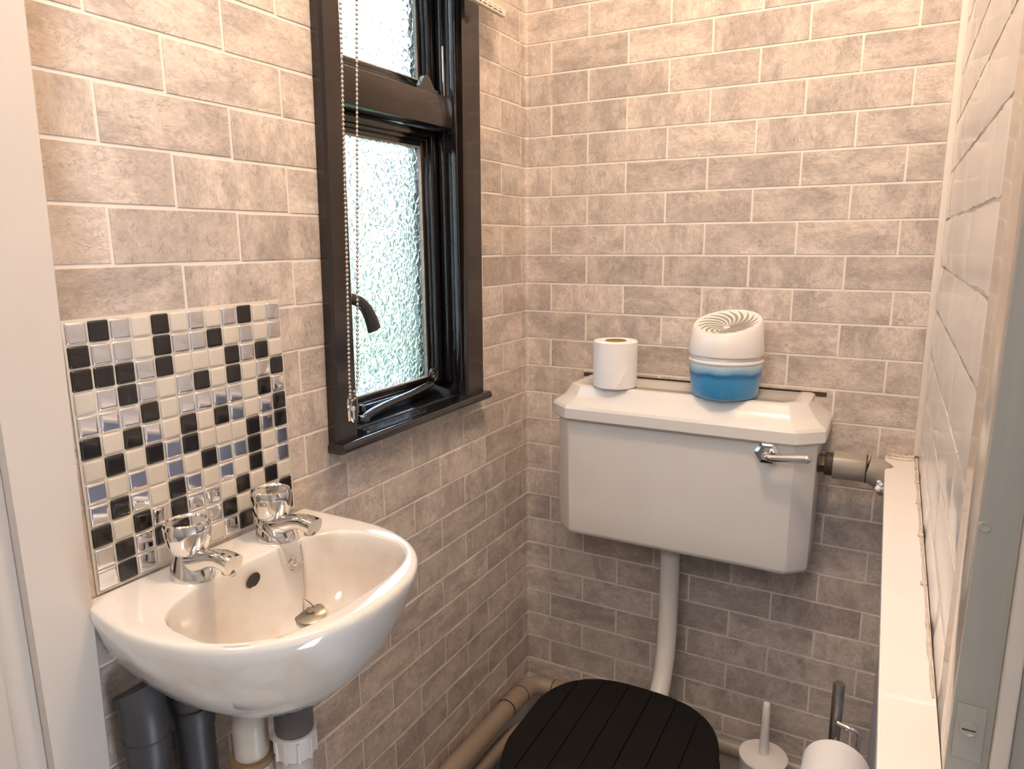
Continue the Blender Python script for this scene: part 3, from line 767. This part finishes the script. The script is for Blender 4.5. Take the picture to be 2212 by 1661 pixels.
def ball_chain(bm, pts_, r, pitch, wire):
    P_ = [Vector(p) for p in pts_]; seglen = [(b-a).length for a, b in zip(P_, P_[1:])]; tot = sum(seglen)
    n_ = int(tot/pitch)
    for i in range(n_+1):
        d = min(i*pitch, tot*0.9999); j = 0
        while j < len(seglen)-1 and d > seglen[j]: d -= seglen[j]; j += 1
        c_ = P_[j].lerp(P_[j+1], min(d/seglen[j], 1)) if seglen[j] else P_[j]
        bmesh.ops.create_uvsphere(bm, u_segments=10, v_segments=7, radius=r, matrix=Matrix.Translation(c_))
    tube(bm, P_, wire, 5)
    return bm
bm = bmesh.new()
ty = -0.855
ch = smooth_path([(0.0905, -0.8645, 0.8340), (0.0905, -0.8690, 0.8370), (0.0895, -0.8725, 0.8510), (0.0835, -0.8760, 0.8710), (0.068, -0.8800, 0.8820), (0.048, -0.8785, 0.892), (0.034, -0.872, 0.899)], 6)
ball_chain(bm, ch, 0.00138, 0.0034, 0.0005)
ch2 = smooth_path([(0.034, -0.872, 0.899), (0.026, -0.855, 0.902), (0.034, -0.838, 0.900), (0.050, -0.8345, 0.892), (0.066, -0.8360, 0.882), (0.079, -0.8400, 0.871), (0.086, -0.8435, 0.858), (0.091, -0.8470, 0.835), (0.0955, -0.8510, 0.81), (0.0985, -0.8535, 0.796), (0.0990, -0.8545, 0.7925)], 6)
ball_chain(bm, ch2, 0.00138, 0.0034, 0.0005)
tag(obj('plug_chain', bm, M['steel'], smooth=80), 'thin ball chain looped round the tap and down to the plug', 'chain')

# the basin hangs slightly out of level, its left side a few millimetres higher
PV = Vector((0, -0.76, 0.868)); RX = Matrix.Rotation(-0.019, 4, 'X')
for o_ in list(C.objects):
    if o_.parent is None and (o_.name.split('.')[0] in ('wash_basin', 'basin_tap', 'chain_stay', 'basin_plug', 'plug_chain')):
        e_ = o_.rotation_euler.to_matrix().to_4x4()
        o_.location = PV + RX.to_3x3() @ (o_.location - PV)
        o_.rotation_euler = (RX @ e_).to_euler()
# ---------------------------------------------------------------- cistern
ci = thing('toilet_cistern', 'large white ceramic low-level cistern mounted on the back wall', 'cistern')
def chamf(x0, x1, yb, yf, c, z, cb=0.0):
    return [(x0, yb, z), (x0, yf+c, z), (x0+c*1.15, yf, z), (x1-c*1.15, yf, z), (x1, yf+c, z), (x1, yb, z)]
def densify(rings_, k_=4): return rings_
bm = bmesh.new()
YB = -0.0016
loft(bm, [chamf(.152, .660, YB, -.150, .028, .6345), chamf(.148, .666, YB, -.157, .030, .6425), chamf(.147, .667, YB, -.157, .031, .70), chamf(.145, .669, YB, -.160, .031, .895)])
bmesh.ops.bevel(bm, geom=[e for e in bm.edges if all(v.co.y < -0.05 or v.co.z < 0.65 for v in e.verts) and not (abs(e.verts[0].co.z-e.verts[1].co.z) < 0.001 and e.verts[0].co.z > 0.66)], offset=0.0045, segments=3, affect='EDGES', profile=0.5)
obj('tank', bm, M['cer_cistern'], ci, smooth=28)
bm = bmesh.new()
def lidring(ox, oy, c, z): return chamf(.147-ox, .667+ox, YB, -.158-oy, c, z)
loft(bm, [lidring(.002, .003, .031, .896), lidring(.011, .013, .037, .8972), lidring(.0145, .0165, .040, .9005), lidring(.0145, .017, .041, .9215), lidring(.011, .0145, .040, .927),
          lidring(.003, .006, .037, .9330), lidring(-.006, -.005, .034, .9400), lidring(-.013, -.012, .031, .9500), lidring(-.017, -.016, .029, .9570), lidring(-.021, -.020, .027, .9632), lidring(-.027, -.026, .025, .9655), lidring(-.044, -.036, .022, .9655), lidring(-.048, -.039, .022, .9638), lidring(-.20, -.075, .015, .9638)])
bmesh.ops.bevel(bm, geom=[e for e in bm.edges if abs(e.verts[0].co.z-e.verts[1].co.z) > 0.0025 and all(v.co.y < -0.01 for v in e.verts)], offset=0.003, segments=2, affect='EDGES', profile=0.5)
obj('cistern_lid', bm, M['cer_cistern'], ci, smooth=24)
lv = obj('flush_lever', lathe(bmesh.new(), (0.5855, -0.163, 0.8775), [(0.0225, 0.003), (0.0225, -0.004), (0.016, -0.0070), (0.008, -0.007), (0.008, -0.018)], 6, 'Y'), M['chrome'], ci, smooth=25)
bm = bmesh.new()
pth = smooth_path([(0.5855, -0.178, 0.8775), (0.588, -0.186, 0.8755), (0.600, -0.189, 0.875), (0.630, -0.190, 0.8785), (0.6565, -0.190, 0.8815)], 5)
tube(bm, pth, [0.0075]*4+[0.0062+0.0022*i/(len(pth)-5) for i in range(len(pth)-4)], 18)
bmesh.ops.create_uvsphere(bm, u_segments=18, v_segments=10, radius=0.0083, matrix=Matrix.Translation((0.6565, -0.190, 0.8815)))
obj('lever_arm', bm, M['chrome'], lv, smooth=50)
# dark gap in the paper around the lid
struct(obj('trim_2', box(0.150, 0.668, -0.0016, -0.0005, 0.958, 0.9675), M['joint_dark'], smooth=30), 'dark gap in the wall covering above the cistern lid', 'gap')

fp = thing('flush_pipe', 'white curved plastic flush pipe below the cistern', 'pipe')
bm = bmesh.new()
path_ = [(0.3905, -0.083, 0.632)] + smooth_path([(0.3905, -0.083, 0.60), (0.3905, -0.083, 0.50), (0.3905, -0.085, 0.43), (0.391, -0.095, 0.37), (0.391, -0.115, 0.32), (0.391, -0.145, 0.285), (0.391, -0.19, 0.270)], 6)
tube(bm, path_, 0.0205, 28); obj('pipe', bm, M['pipe_white'], fp, smooth=60)
bm = bmesh.new(); prof = [(0.022, 0.0)]
lathe(bm, (0.3905, -0.083, 0.613), [(0.0215, 0.0), (0.0245, 0.002), (0.0255, 0.0255)], 40)
for i in range(30):
    a = 2*PI*i/30; mt = Matrix.Translation((0.3905+0.0245*math.cos(a), -0.083+0.0245*math.sin(a), 0.626)) @ Matrix.Rotation(a, 4, 'Z')
    add_box(bm, -.001, .0012, -.0009, .0009, -.011, .012, mat=mt)
obj('nut', bm, M['pipe_white'], fp, smooth=40)

# overflow / feed pipe at the side of the cistern
op = thing('cistern_side_pipe', 'taupe painted pipe with elbow between the cistern and the ledge', 'pipe')
bm = bmesh.new(); lathe(bm, (0.6695, -0.080, 0.846), [(0.019, 0.0), (0.019, 0.004), (0.0175, 0.005), (0.0175, 0.016)], 6, 'X'); obj('brass_nut', bm, M['brass_dark'], op, smooth=30)
bm = bmesh.new(); lathe(bm, (0.680, -0.080, 0.846), [(0.022, 0.0), (0.022, 0.014)], 24, 'X'); obj('rubber_washer', bm, M['joint_dark'], op, smooth=30)
bm = bmesh.new(); lathe(bm, (0.694, -0.080, 0.846), [(0.024, 0.0), (0.0265, 0.001), (0.0265, 0.053), (0.0255, 0.056)], 32, 'X'); obj('coupling', bm, M['pipe_taupe'], op, smooth=50)
bm = bmesh.new(); tube(bm, smooth_path([(0.752, -0.080, 0.8455), (0.765, -0.080, 0.842), (0.781, -0.080, 0.833), (0.795, -0.080, 0.815)], 5), 0.0262, 28); obj('elbow', bm, M['pipe_taupe'], op, smooth=50)
bm = bmesh.new(); lathe(bm, (0.7495, -0.080, 0.8455), [(0.025, 0.0), (0.0272, 0.0003), (0.0272, 0.0022), (0.025, 0.0025)], 32, 'X'); obj('joint_ring', bm, M['joint_dark'], op, smooth=40)

# ---------------------------------------------------------------- boxed-in ledge on the right
bx = thing('pipe_boxing', 'waist-high boxed-in ledge along the right wall, cream top and daylight-blue tinted side', 'boxing')
bm = bmesh.new(); prof = [(.780, -.002), (.7905, -1.02), (XR-.0036, -1.02), (XR-.0036, -.002)]
loft(bm, [[(x, y, z) for x, y in prof] for z in (.8345, .8555)]); bmesh.ops.bevel(bm, geom=[e for e in bm.edges if all(v.co.x < .8 for v in e.verts)], offset=.0018, segments=2, affect='EDGES')
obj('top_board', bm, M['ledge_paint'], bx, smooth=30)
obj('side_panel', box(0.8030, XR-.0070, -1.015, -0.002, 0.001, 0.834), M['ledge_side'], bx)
def lump(bm, path_, r, seed, n_=8):
    rnd = random.Random(seed)
    tube(bm, path_, [r*rnd.uniform(.5, 1.5) for _ in path_], n_)
bm = bmesh.new()
lump(bm, [(0.784+.045*i/20, -.008, .8575+.002*math.sin(i*1.7)) for i in range(21)], .0035, 3)
lump(bm, [(0.7835+.045*i/24, -.022-.010*math.sin(PI*i/24), .8562) for i in range(25)], .0012, 5)
lump(bm, [(XR-.0075+.0015*i/40, -.015-.80*i/40, .8565) for i in range(41)], .0018, 9)
for y in (-.16, -.27, -.41, -.57): add_box(bm, XR-.011, XR-.0038, y-.004, y+.004, .856, .8585, bev=.0008)
obj('sealant', bm, M['filler'], bx, smooth=60)
bm = bmesh.new(); rnd = random.Random(4)
for i in range(26):
    bmesh.ops.create_icosphere(bm, subdivisions=2, radius=rnd.uniform(.0035, .0065), matrix=Matrix.Translation((.7785+rnd.uniform(-.006, .005), -.100+rnd.uniform(-.008, .008), .8235+rnd.uniform(-.009, .009))))
obj('filler_foam', bm, M['paper'], bx, smooth=60)

# ---------------------------------------------------------------- pipes along the floor
pp = thing('floor_pipe', 'tan painted pipe running round the back left corner low on the walls', 'pipe')
RP = 0.0235; PX = 0.0265; PZ = 0.147; RB = 0.0200
bm = bmesh.new(); tube(bm, [(PX, -1.07, .190), (PX, -0.6, .172), (PX, -0.165, PZ+.006)], RP-.001, 30); obj('pipe', bm, M['pipe_tan'], pp, smooth=50)
bm = bmesh.new(); tube(bm, [(PX, -0.166, PZ+.006), (PX, -0.095, PZ)], RP+.0005, 30); obj('coupling', bm, M['pipe_tan'], pp, smooth=50)
bm = bmesh.new(); arc = [(PX, -0.094, PZ)] + [(PX+.046-.046*math.cos(a), -.076+.049*math.sin(a), PZ-.006*i/8) for i, a in enumerate([PI/2*i/8 for i in range(9)])] + [(.086, -.027, PZ-.007)]
tube(bm, arc, RP-.0005, 30); obj('elbow', bm, M['pipe_tan'], pp, smooth=50)
for c_, ax in (((PX, -.167, PZ+.006), 'Y'), ((PX, -.0945, PZ), 'Y'), ((.0865, -.027, PZ-.007), 'X')):
    bm = bmesh.new(); lathe(bm, c_, [(RP-.002, 0), (RP+.0009, .0003), (RP+.0009, .0024), (RP-.002, .0027)], 30, ax); obj('joint_ring', bm, M['joint_dark'], pp, smooth=40)
bm = bmesh.new(); tube(bm, [(.0885, -.027, PZ-.007), (.128, -.027, PZ-.007)], RP, 30); obj('coupling', bm, M['pipe_tan'], pp, smooth=50)
bm = bmesh.new(); tube(bm, [(.1275, -.027, PZ-.008), (.45, -.027, PZ-.010), (.801, -.027, PZ-.014)], RB, 30); obj('pipe', bm, M['pipe_taupe'], pp, smooth=50)
sk = obj('small_floor_pipe', tube(bmesh.new(), smooth_path([(.034, -1.07, .118), (.034, -.5, .098), (.034, -.22, .088), (.040, -.135, .080), (.060, -.095, .066), (.085, -.06, .04)], 6), .0150, 20), M['pipe_tan'], smooth=60)
tag(sk, 'thinner tan pipe low down under the larger floor pipe', 'pipe')
# ---------------------------------------------------------------- toilet pan with seat
to = thing('toilet', 'white toilet with a black plank-pattern lid below the cistern', 'toilet')
TX, TY = 0.3900, -0.440
def seatring(f, z, a=.1815, bb=.204, bf=.232, n_=56, dy=0, hole=None):
    res = []
    for i in range(n_):
        t = 2*PI*i/n_; c, s = math.cos(t), math.sin(t)
        nn = 2.75 if s > 0 else 2.15
        r_ = (abs(c)**nn+abs(s)**nn)**(-1/nn)
        res.append((TX+a*f*r_*c, TY+dy+(bb if s > 0 else bf)*f*r_*s, z))
    return res
LZ = 0.352
bm = bmesh.new(); loft(bm, [seatring(.97, LZ-.012), seatring(1.0, LZ-.009), seatring(1.0, LZ+.010), seatring(.985, LZ+.0125)])
lid = obj('lid', bm, M['black_wood'], to, smooth=40)
jx = [TX-.1815, .2590, .3085, .3585, .4090, .4600, .5105, TX+.1815]
def yext(x):
    u = min(abs(x-TX)/.1815, 0.9995)
    return TY+.204*(1-u**2.75)**(1/2.75), TY-.232*(1-u**2.15)**(1/2.15)
for a, b in zip(jx, jx[1:]):
    x0 = a + (.0007 if a > jx[0] else .004); x1 = b - (.0007 if b < jx[-1] else .004)
    n_ = 10; cx, cy = (x0+x1)/2, TY
    def ring_(sx, z, ins):
        top = []; bot = []
        for i in range(n_+1):
            x = x0+ins+(x1-x0-2*ins)*i/n_; yb_, yf_ = yext(x)
            yb_ = max(yb_-ins-.003, TY+.001); yf_ = min(yf_+ins+.003, TY-.001)
            top.append((x-cx, yb_-cy, z)); bot.append((x-cx, yf_-cy, z))
        return top+bot[::-1]
    bm = bmesh.new(); loft(bm, [ring_(0, .0125, 0), ring_(0, .0172, 0), ring_(0, .0180, .0012)])
    obj('plank', bm, M['black_wood'], lid, smooth=30, loc=(cx, cy, LZ))
bm = bmesh.new(); o_ = [seatring(1.0, LZ-.034, dy=0), seatring(1.012, LZ-.030), seatring(1.012, LZ-.0155), seatring(.995, LZ-.0130), seatring(.66, LZ-.0130), seatring(.64, LZ-.016), seatring(.64, LZ-.034)]
loft(bm, o_+[o_[0]], cap0=False, cap1=False); bmesh.ops.remove_doubles(bm, verts=bm.verts, dist=1e-6); obj('seat', bm, M['black_wood'], to, smooth=40)
bm = bmesh.new()
loft(bm, [seatring(.62, .001, dy=.02, bf=.20), seatring(.60, .03, dy=.02, bf=.20), seatring(.50, .10, dy=.025, bf=.18), seatring(.55, .18, dy=.02, bf=.20), seatring(.80, .26, dy=.005), seatring(.945, .300), seatring(.965, LZ-.037), seatring(.95, LZ-.0345), seatring(.68, LZ-.0345), seatring(.60, .28), seatring(.40, .19, dy=.02), seatring(.2, .15, dy=.03)])
obj('pan', bm, M['ceramic'], to, smooth=60)
bm = bmesh.new(); lathe(bm, (TX, -.262, .270), [(.030, .0), (.032, .022), (.031, .052), (.027, .056)], 28, 'Y'); obj('pan_inlet', bm, M['ceramic'], to, smooth=50)
for sx in (-.075, .075):
    bm = bmesh.new(); lathe(bm, (TX+sx-.018, -.248, LZ-.012), [(.007, 0), (.0075, .002), (.0075, .034), (.007, .036)], 16, 'X'); obj('hinge', bm, M['black_wood'], to, smooth=40)

# ---------------------------------------------------------------- things standing about
LT = 0.9655
tr_ = thing('toilet_roll', 'white toilet roll standing upright on the cistern lid', 'toilet roll', loc=(0.2665, -0.113, 0.9662))
bm = bmesh.new(); R_ = .0455
prof = [(.0215, .001), (R_-.002, .0), (R_, .002), (R_, .0945), (R_-.002, .0965), (.0225, .0955)]
lathe(bm, (0, 0, 0), prof, 48, cap0=False, cap1=False); obj('paper', bm, M['paper'], tr_, smooth=40)
bm = bmesh.new(); lathe(bm, (0, 0, 0), [(.0222, .001), (.0222, .0965), (.0210, .0968), (.0210, .001)], 40, cap0=False, cap1=False); obj('core', bm, M['card'], tr_, smooth=40)
bm = bmesh.new()
a0 = math.radians(-62); pts_ = []
for a, z in ((-30, .0475), (-30, -.001+.0015), (-62, .0015)):
    pass
fl_ = [(math.radians(-38), .0012), (math.radians(-38), .049), (math.radians(-50), .030), (math.radians(-60), .016), (math.radians(-72), .0012)]
inn = [((R_+.0004)*math.cos(a), (R_+.0004)*math.sin(a), z) for a, z in fl_]; ou = [((R_+.0030)*math.cos(a), (R_+.0030)*math.sin(a), z) for a, z in fl_]
loft(bm, [inn, ou]); obj('loose_sheet', bm, M['paper'], tr_)

af = thing('air_freshener', 'round gel air freshener, blue cup and white swirl-vented cap, on the cistern', 'air freshener', loc=(0.4900, -0.1045, 0.9662)); af.scale = (1, 1, 1.09)
bm = bmesh.new(); lathe(bm, (0, 0, 0), [(.055, .0), (.0600, .0015), (.0625, .006), (.0660, .030), (.0685, .050), (.0692, .0625), (.066, .0635)], 56); obj('gel_cup', bm, M['gel'], af, smooth=50)
bm = bmesh.new(); lathe(bm, (0, 0, 0), [(.067, .0625), (.0702, .0635), (.0705, .0665), (.0675, .0685), (.064, .069), (.0625, .074), (.066, .0755)], 56); obj('collar', bm, M['white_plastic'], af, smooth=50)
bm = bmesh.new(); n_ = 64; rings_ = []
def capz(r, x, y, h0): return h0
tiltx, tilty = 0.15, 0.26        # cap top slopes down towards the room
for r, h in ((.0655, .0755), (.0700, .0765), (.0705, .080), (.0690, .098), (.0655, None), (.0625, 'rim'), (.0590, 'in')):
    rr_ = []
    for i in range(n_):
        a = 2*PI*i/n_; x, y = r*math.cos(a), r*math.sin(a)
        plane = .1330 + tilty*y + tiltx*x*0.35
        z = h if isinstance(h, float) else (plane-.004 if h is None else (plane-.0005 if h == 'rim' else plane-.0015))
        rr_.append((x, y, z))
    rings_.append(rr_)
loft(bm, rings_, cap0=True, cap1=True); obj('cap', bm, M['white_plastic'], af, smooth=40)
# swirl vents
M['vent'] = simple('vent_recess', (0.30, 0.29, 0.25, 1), 0.6)
for i in range(18):
    a0 = 2*PI*i/18; bm = bmesh.new(); L_, R__ = [], []
    for j in range(11):
        t = j/10; r = .007+.048*t; a = a0 + 1.05*t**1.2; w_ = .0006+.0022*math.sin(PI*min(t*1.02, 1))**1.0*(0.5+t)
        if j == 10: w_ = .0004
        sw = (1-r/.055); x, y = r*math.cos(a)+.004*sw, r*math.sin(a)-.030*sw
        nx, ny = -math.sin(a+.7), math.cos(a+.7)
        for sgn, lst in ((1, L_), (-1, R__)):
            X, Y = x+nx*w_*sgn, y+ny*w_*sgn
            lst.append((X, Y, .1330+tilty*Y+tiltx*X*0.35-.0012))
    poly = L_+R__[::-1]
    loft(bm, [poly, [(x, y, z+.0004) for x, y, z in poly]]); obj('vent_slot', bm, M['vent'], af)

tb = thing('toilet_brush', 'white plastic toilet brush in its holder beside the black toilet lid', 'toilet brush', loc=(0.6125, -0.128, 0.0))
bm = bmesh.new(); lathe(bm, (0, 0, 0), [(.040, .001), (.044, .006), (.0465, .210), (.0475, .214), (.045, .215)], 48); obj('holder', bm, M['white_plastic'], tb, smooth=40)
bm = bmesh.new(); lathe(bm, (0, 0, 0), [(.0475, .2155), (.0485, .2165), (.0480, .219), (.020, .2225), (.0125, .224)], 48); obj('splash_disc', bm, M['white_plastic'], tb, smooth=30)
bm = bmesh.new(); lathe(bm, (0, 0, 0), [(.0098, .2235), (.0078, .29), (.0070, .3375), (.0055, .3395)], 26); obj('handle', bm, M['white_plastic'], tb, smooth=40)

hs = thing('toilet_roll_stand', 'dark chrome free-standing toilet roll stand by the boxed-in ledge', 'stand', loc=(0.7455, -0.375, 0.0))
bm = bmesh.new(); lathe(bm, (0, 0, 0), [(.050, .001), (.052, .003), (.052, .010), (.050, .012), (.010, .014)], 40); obj('base', bm, M['chrome'], hs, smooth=40)
bm = bmesh.new(); lathe(bm, (0, 0, 0), [(.0088, .012), (.0088, .5745), (.0080, .5765)], 24)
M['dark_chrome'] = simple('dark_chrome', (0.55, 0.52, 0.50, 1), 0.28, 1.0, var=0.3, vscale=50)
obj('pole', bm, M['dark_chrome'], hs, smooth=40)
bm = bmesh.new(); pth = [(.003, -.010, .5135), (.012, -.014, .5135), (.030, -.016, .5135), (.0335, -.016, .510), (.0335, -.016, .489), (.0335, -.018, .4805), (.028, -.018, .477), (.0095, -.018, .477), (.0065, -.022, .477), (.0065, -.160, .477)]
tube(bm, pth, .0042, 12); obj('hook', bm, M['chrome'], hs, smooth=50)
r2_ = thing('toilet_roll', 'white toilet roll hanging on the chrome stand by the ledge', 'toilet roll', loc=(0.7530, -0.425, 0.463))
bm = bmesh.new(); lathe(bm, (0, 0, 0), [(.0195, .0), (.0470, .0), (.0485, -.0015), (.0485, -.0975), (.0470, -.099), (.0195, -.099)], 56, 'Y', cap0=False, cap1=False); obj('paper', bm, M['paper'], r2_, smooth=40)
bm = bmesh.new(); lathe(bm, (0, 0, 0), [(.0205, .0), (.0205, -.099), (.0192, -.099), (.0192, .0)], 40, 'Y', cap0=False, cap1=False); obj('core', bm, M['card'], r2_, smooth=40)

# ---------------------------------------------------------------- blind and its chain
bl = thing('window_blind', 'raised cream and tan patterned fabric blind across the window top', 'blind')
BX = 0.062; BZ = 1.6915
def sheet(bm, y0, y1, z0, z1, bulge, x=BX, t=.0014, nz=10):
    L_ = [(x+bulge*math.sin(PI*i/nz)**1.0, z0+(z1-z0)*i/nz) for i in range(nz+1)]
    prof_ = L_+[(a-t, b) for a, b in L_[::-1]]
    loft(bm, [[(a, y, b) for a, b in prof_] for y in (y0, y1)])
bm = bmesh.new(); sheet(bm, -.634, -.212, BZ+.010, BZ+.125, .020); sheet(bm, -.634, -.212, BZ+.085, BZ+.43, .006, x=BX-.004)
obj('fabric', bm, M['fabric'], bl, smooth=40)
yy = -.222; k_ = 0
while yy > -.615:
    w_ = .0165 if k_ % 3 else .013
    bm = bmesh.new(); sheet(bm, yy-w_, yy, BZ+.013, BZ+.123, .0203, x=BX+.0006, t=.0016); obj('tan_panel', bm, M['fabric_tan'], bl, smooth=40)
    yy -= w_+.0045; k_ += 1
bm = bmesh.new(); add_box(bm, BX-.006, BX+.004, -.634, -.2085, BZ-.004, BZ+.010, bev=.002); obj('bottom_bar', bm, M['fabric'], bl, smooth=30)
yy = -.225
while yy > -.615:
    obj('dark_print', box(BX-.002, BX+.0044, yy-.013, yy, BZ-.0005, BZ+.0015), M['fabric_dark'], bl)
    obj('dark_print', box(BX-.002, BX+.0044, yy-.013, yy, BZ+.005, BZ+.0060), M['fabric_tan'], bl)
    yy -= .019
bm = bmesh.new(); add_box(bm, .0205, BX+.012, -.712, -.205, 2.10, 2.135, bev=.003); obj('head_rail', bm, M['white_plastic'], bl, smooth=30)

CXX = 0.060
bm = bmesh.new()
ball_chain(bm, [(CXX, -.6745, 2.096), (CXX, -.6754, 1.595), (CXX, -.6905, 1.25), (CXX, -.6998, 1.062), (CXX, -.6985, 1.045)], .00235, .0064, .0007)
ball_chain(bm, [(CXX+.002, -.6395, 2.096), (CXX+.002, -.6430, 1.6034), (CXX+.002, -.6655, 1.30), (CXX+.002, -.6835, 1.060), (CXX+.002, -.6885, 1.043)], .00235, .0064, .0007)
bc = obj('blind_chain', bm, M['steel'], smooth=80); tag(bc, 'silver ball chain loop hanging beside the black window', 'chain')
cw = thing('chain_weight', 'clear plastic weight at the bottom of the blind chain', 'weight', loc=(CXX, -.6955, 1.0195))
bm = bmesh.new()
def cap_ring(hx, hy, z, n_=24): return [(hx*math.copysign(abs(math.cos(2*PI*i/n_))**.7, math.cos(2*PI*i/n_)), hy*math.copysign(abs(math.sin(2*PI*i/n_))**.7, math.sin(2*PI*i/n_)), z) for i in range(n_)]
loft(bm, [cap_ring(.0035, .006, -.0205), cap_ring(.005, .0088, -.018), cap_ring(.0053, .0092, .008), cap_ring(.005, .0085, .016), cap_ring(.003, .005, .0215)])
obj('capsule', bm, M['clear'], cw, smooth=60)
bm = bmesh.new(); lathe(bm, (0, 0, 0), [(.0014, -.017), (.0014, -.004), (.003, -.002), (.003, .002), (.001, .004)], 14); obj('inner_peg', bm, M['white_plastic'], cw, smooth=50)
bm = bmesh.new(); pth = [(0, -.004, .028), (0, -.0045, .018), (0, -.001, .012), (0, .0045, .016), (0, .005, .026)]
ball_chain(bm, smooth_path(pth, 4), .0022, .0056, .0007); obj('chain_turn', bm, M['steel'], cw, smooth=80)

# room lamp above (out of view)
la = thing('ceiling_lamp', 'small ceiling lamp above the toilet', 'lamp', loc=(0.60, -0.72, 0))
bm = bmesh.new(); lathe(bm, (0, 0, 0), [(.04, CEIL-.012), (.045, CEIL-.010), (.045, CEIL-.001)], 28); obj('rose', bm, M['white_plastic'], la, smooth=40)
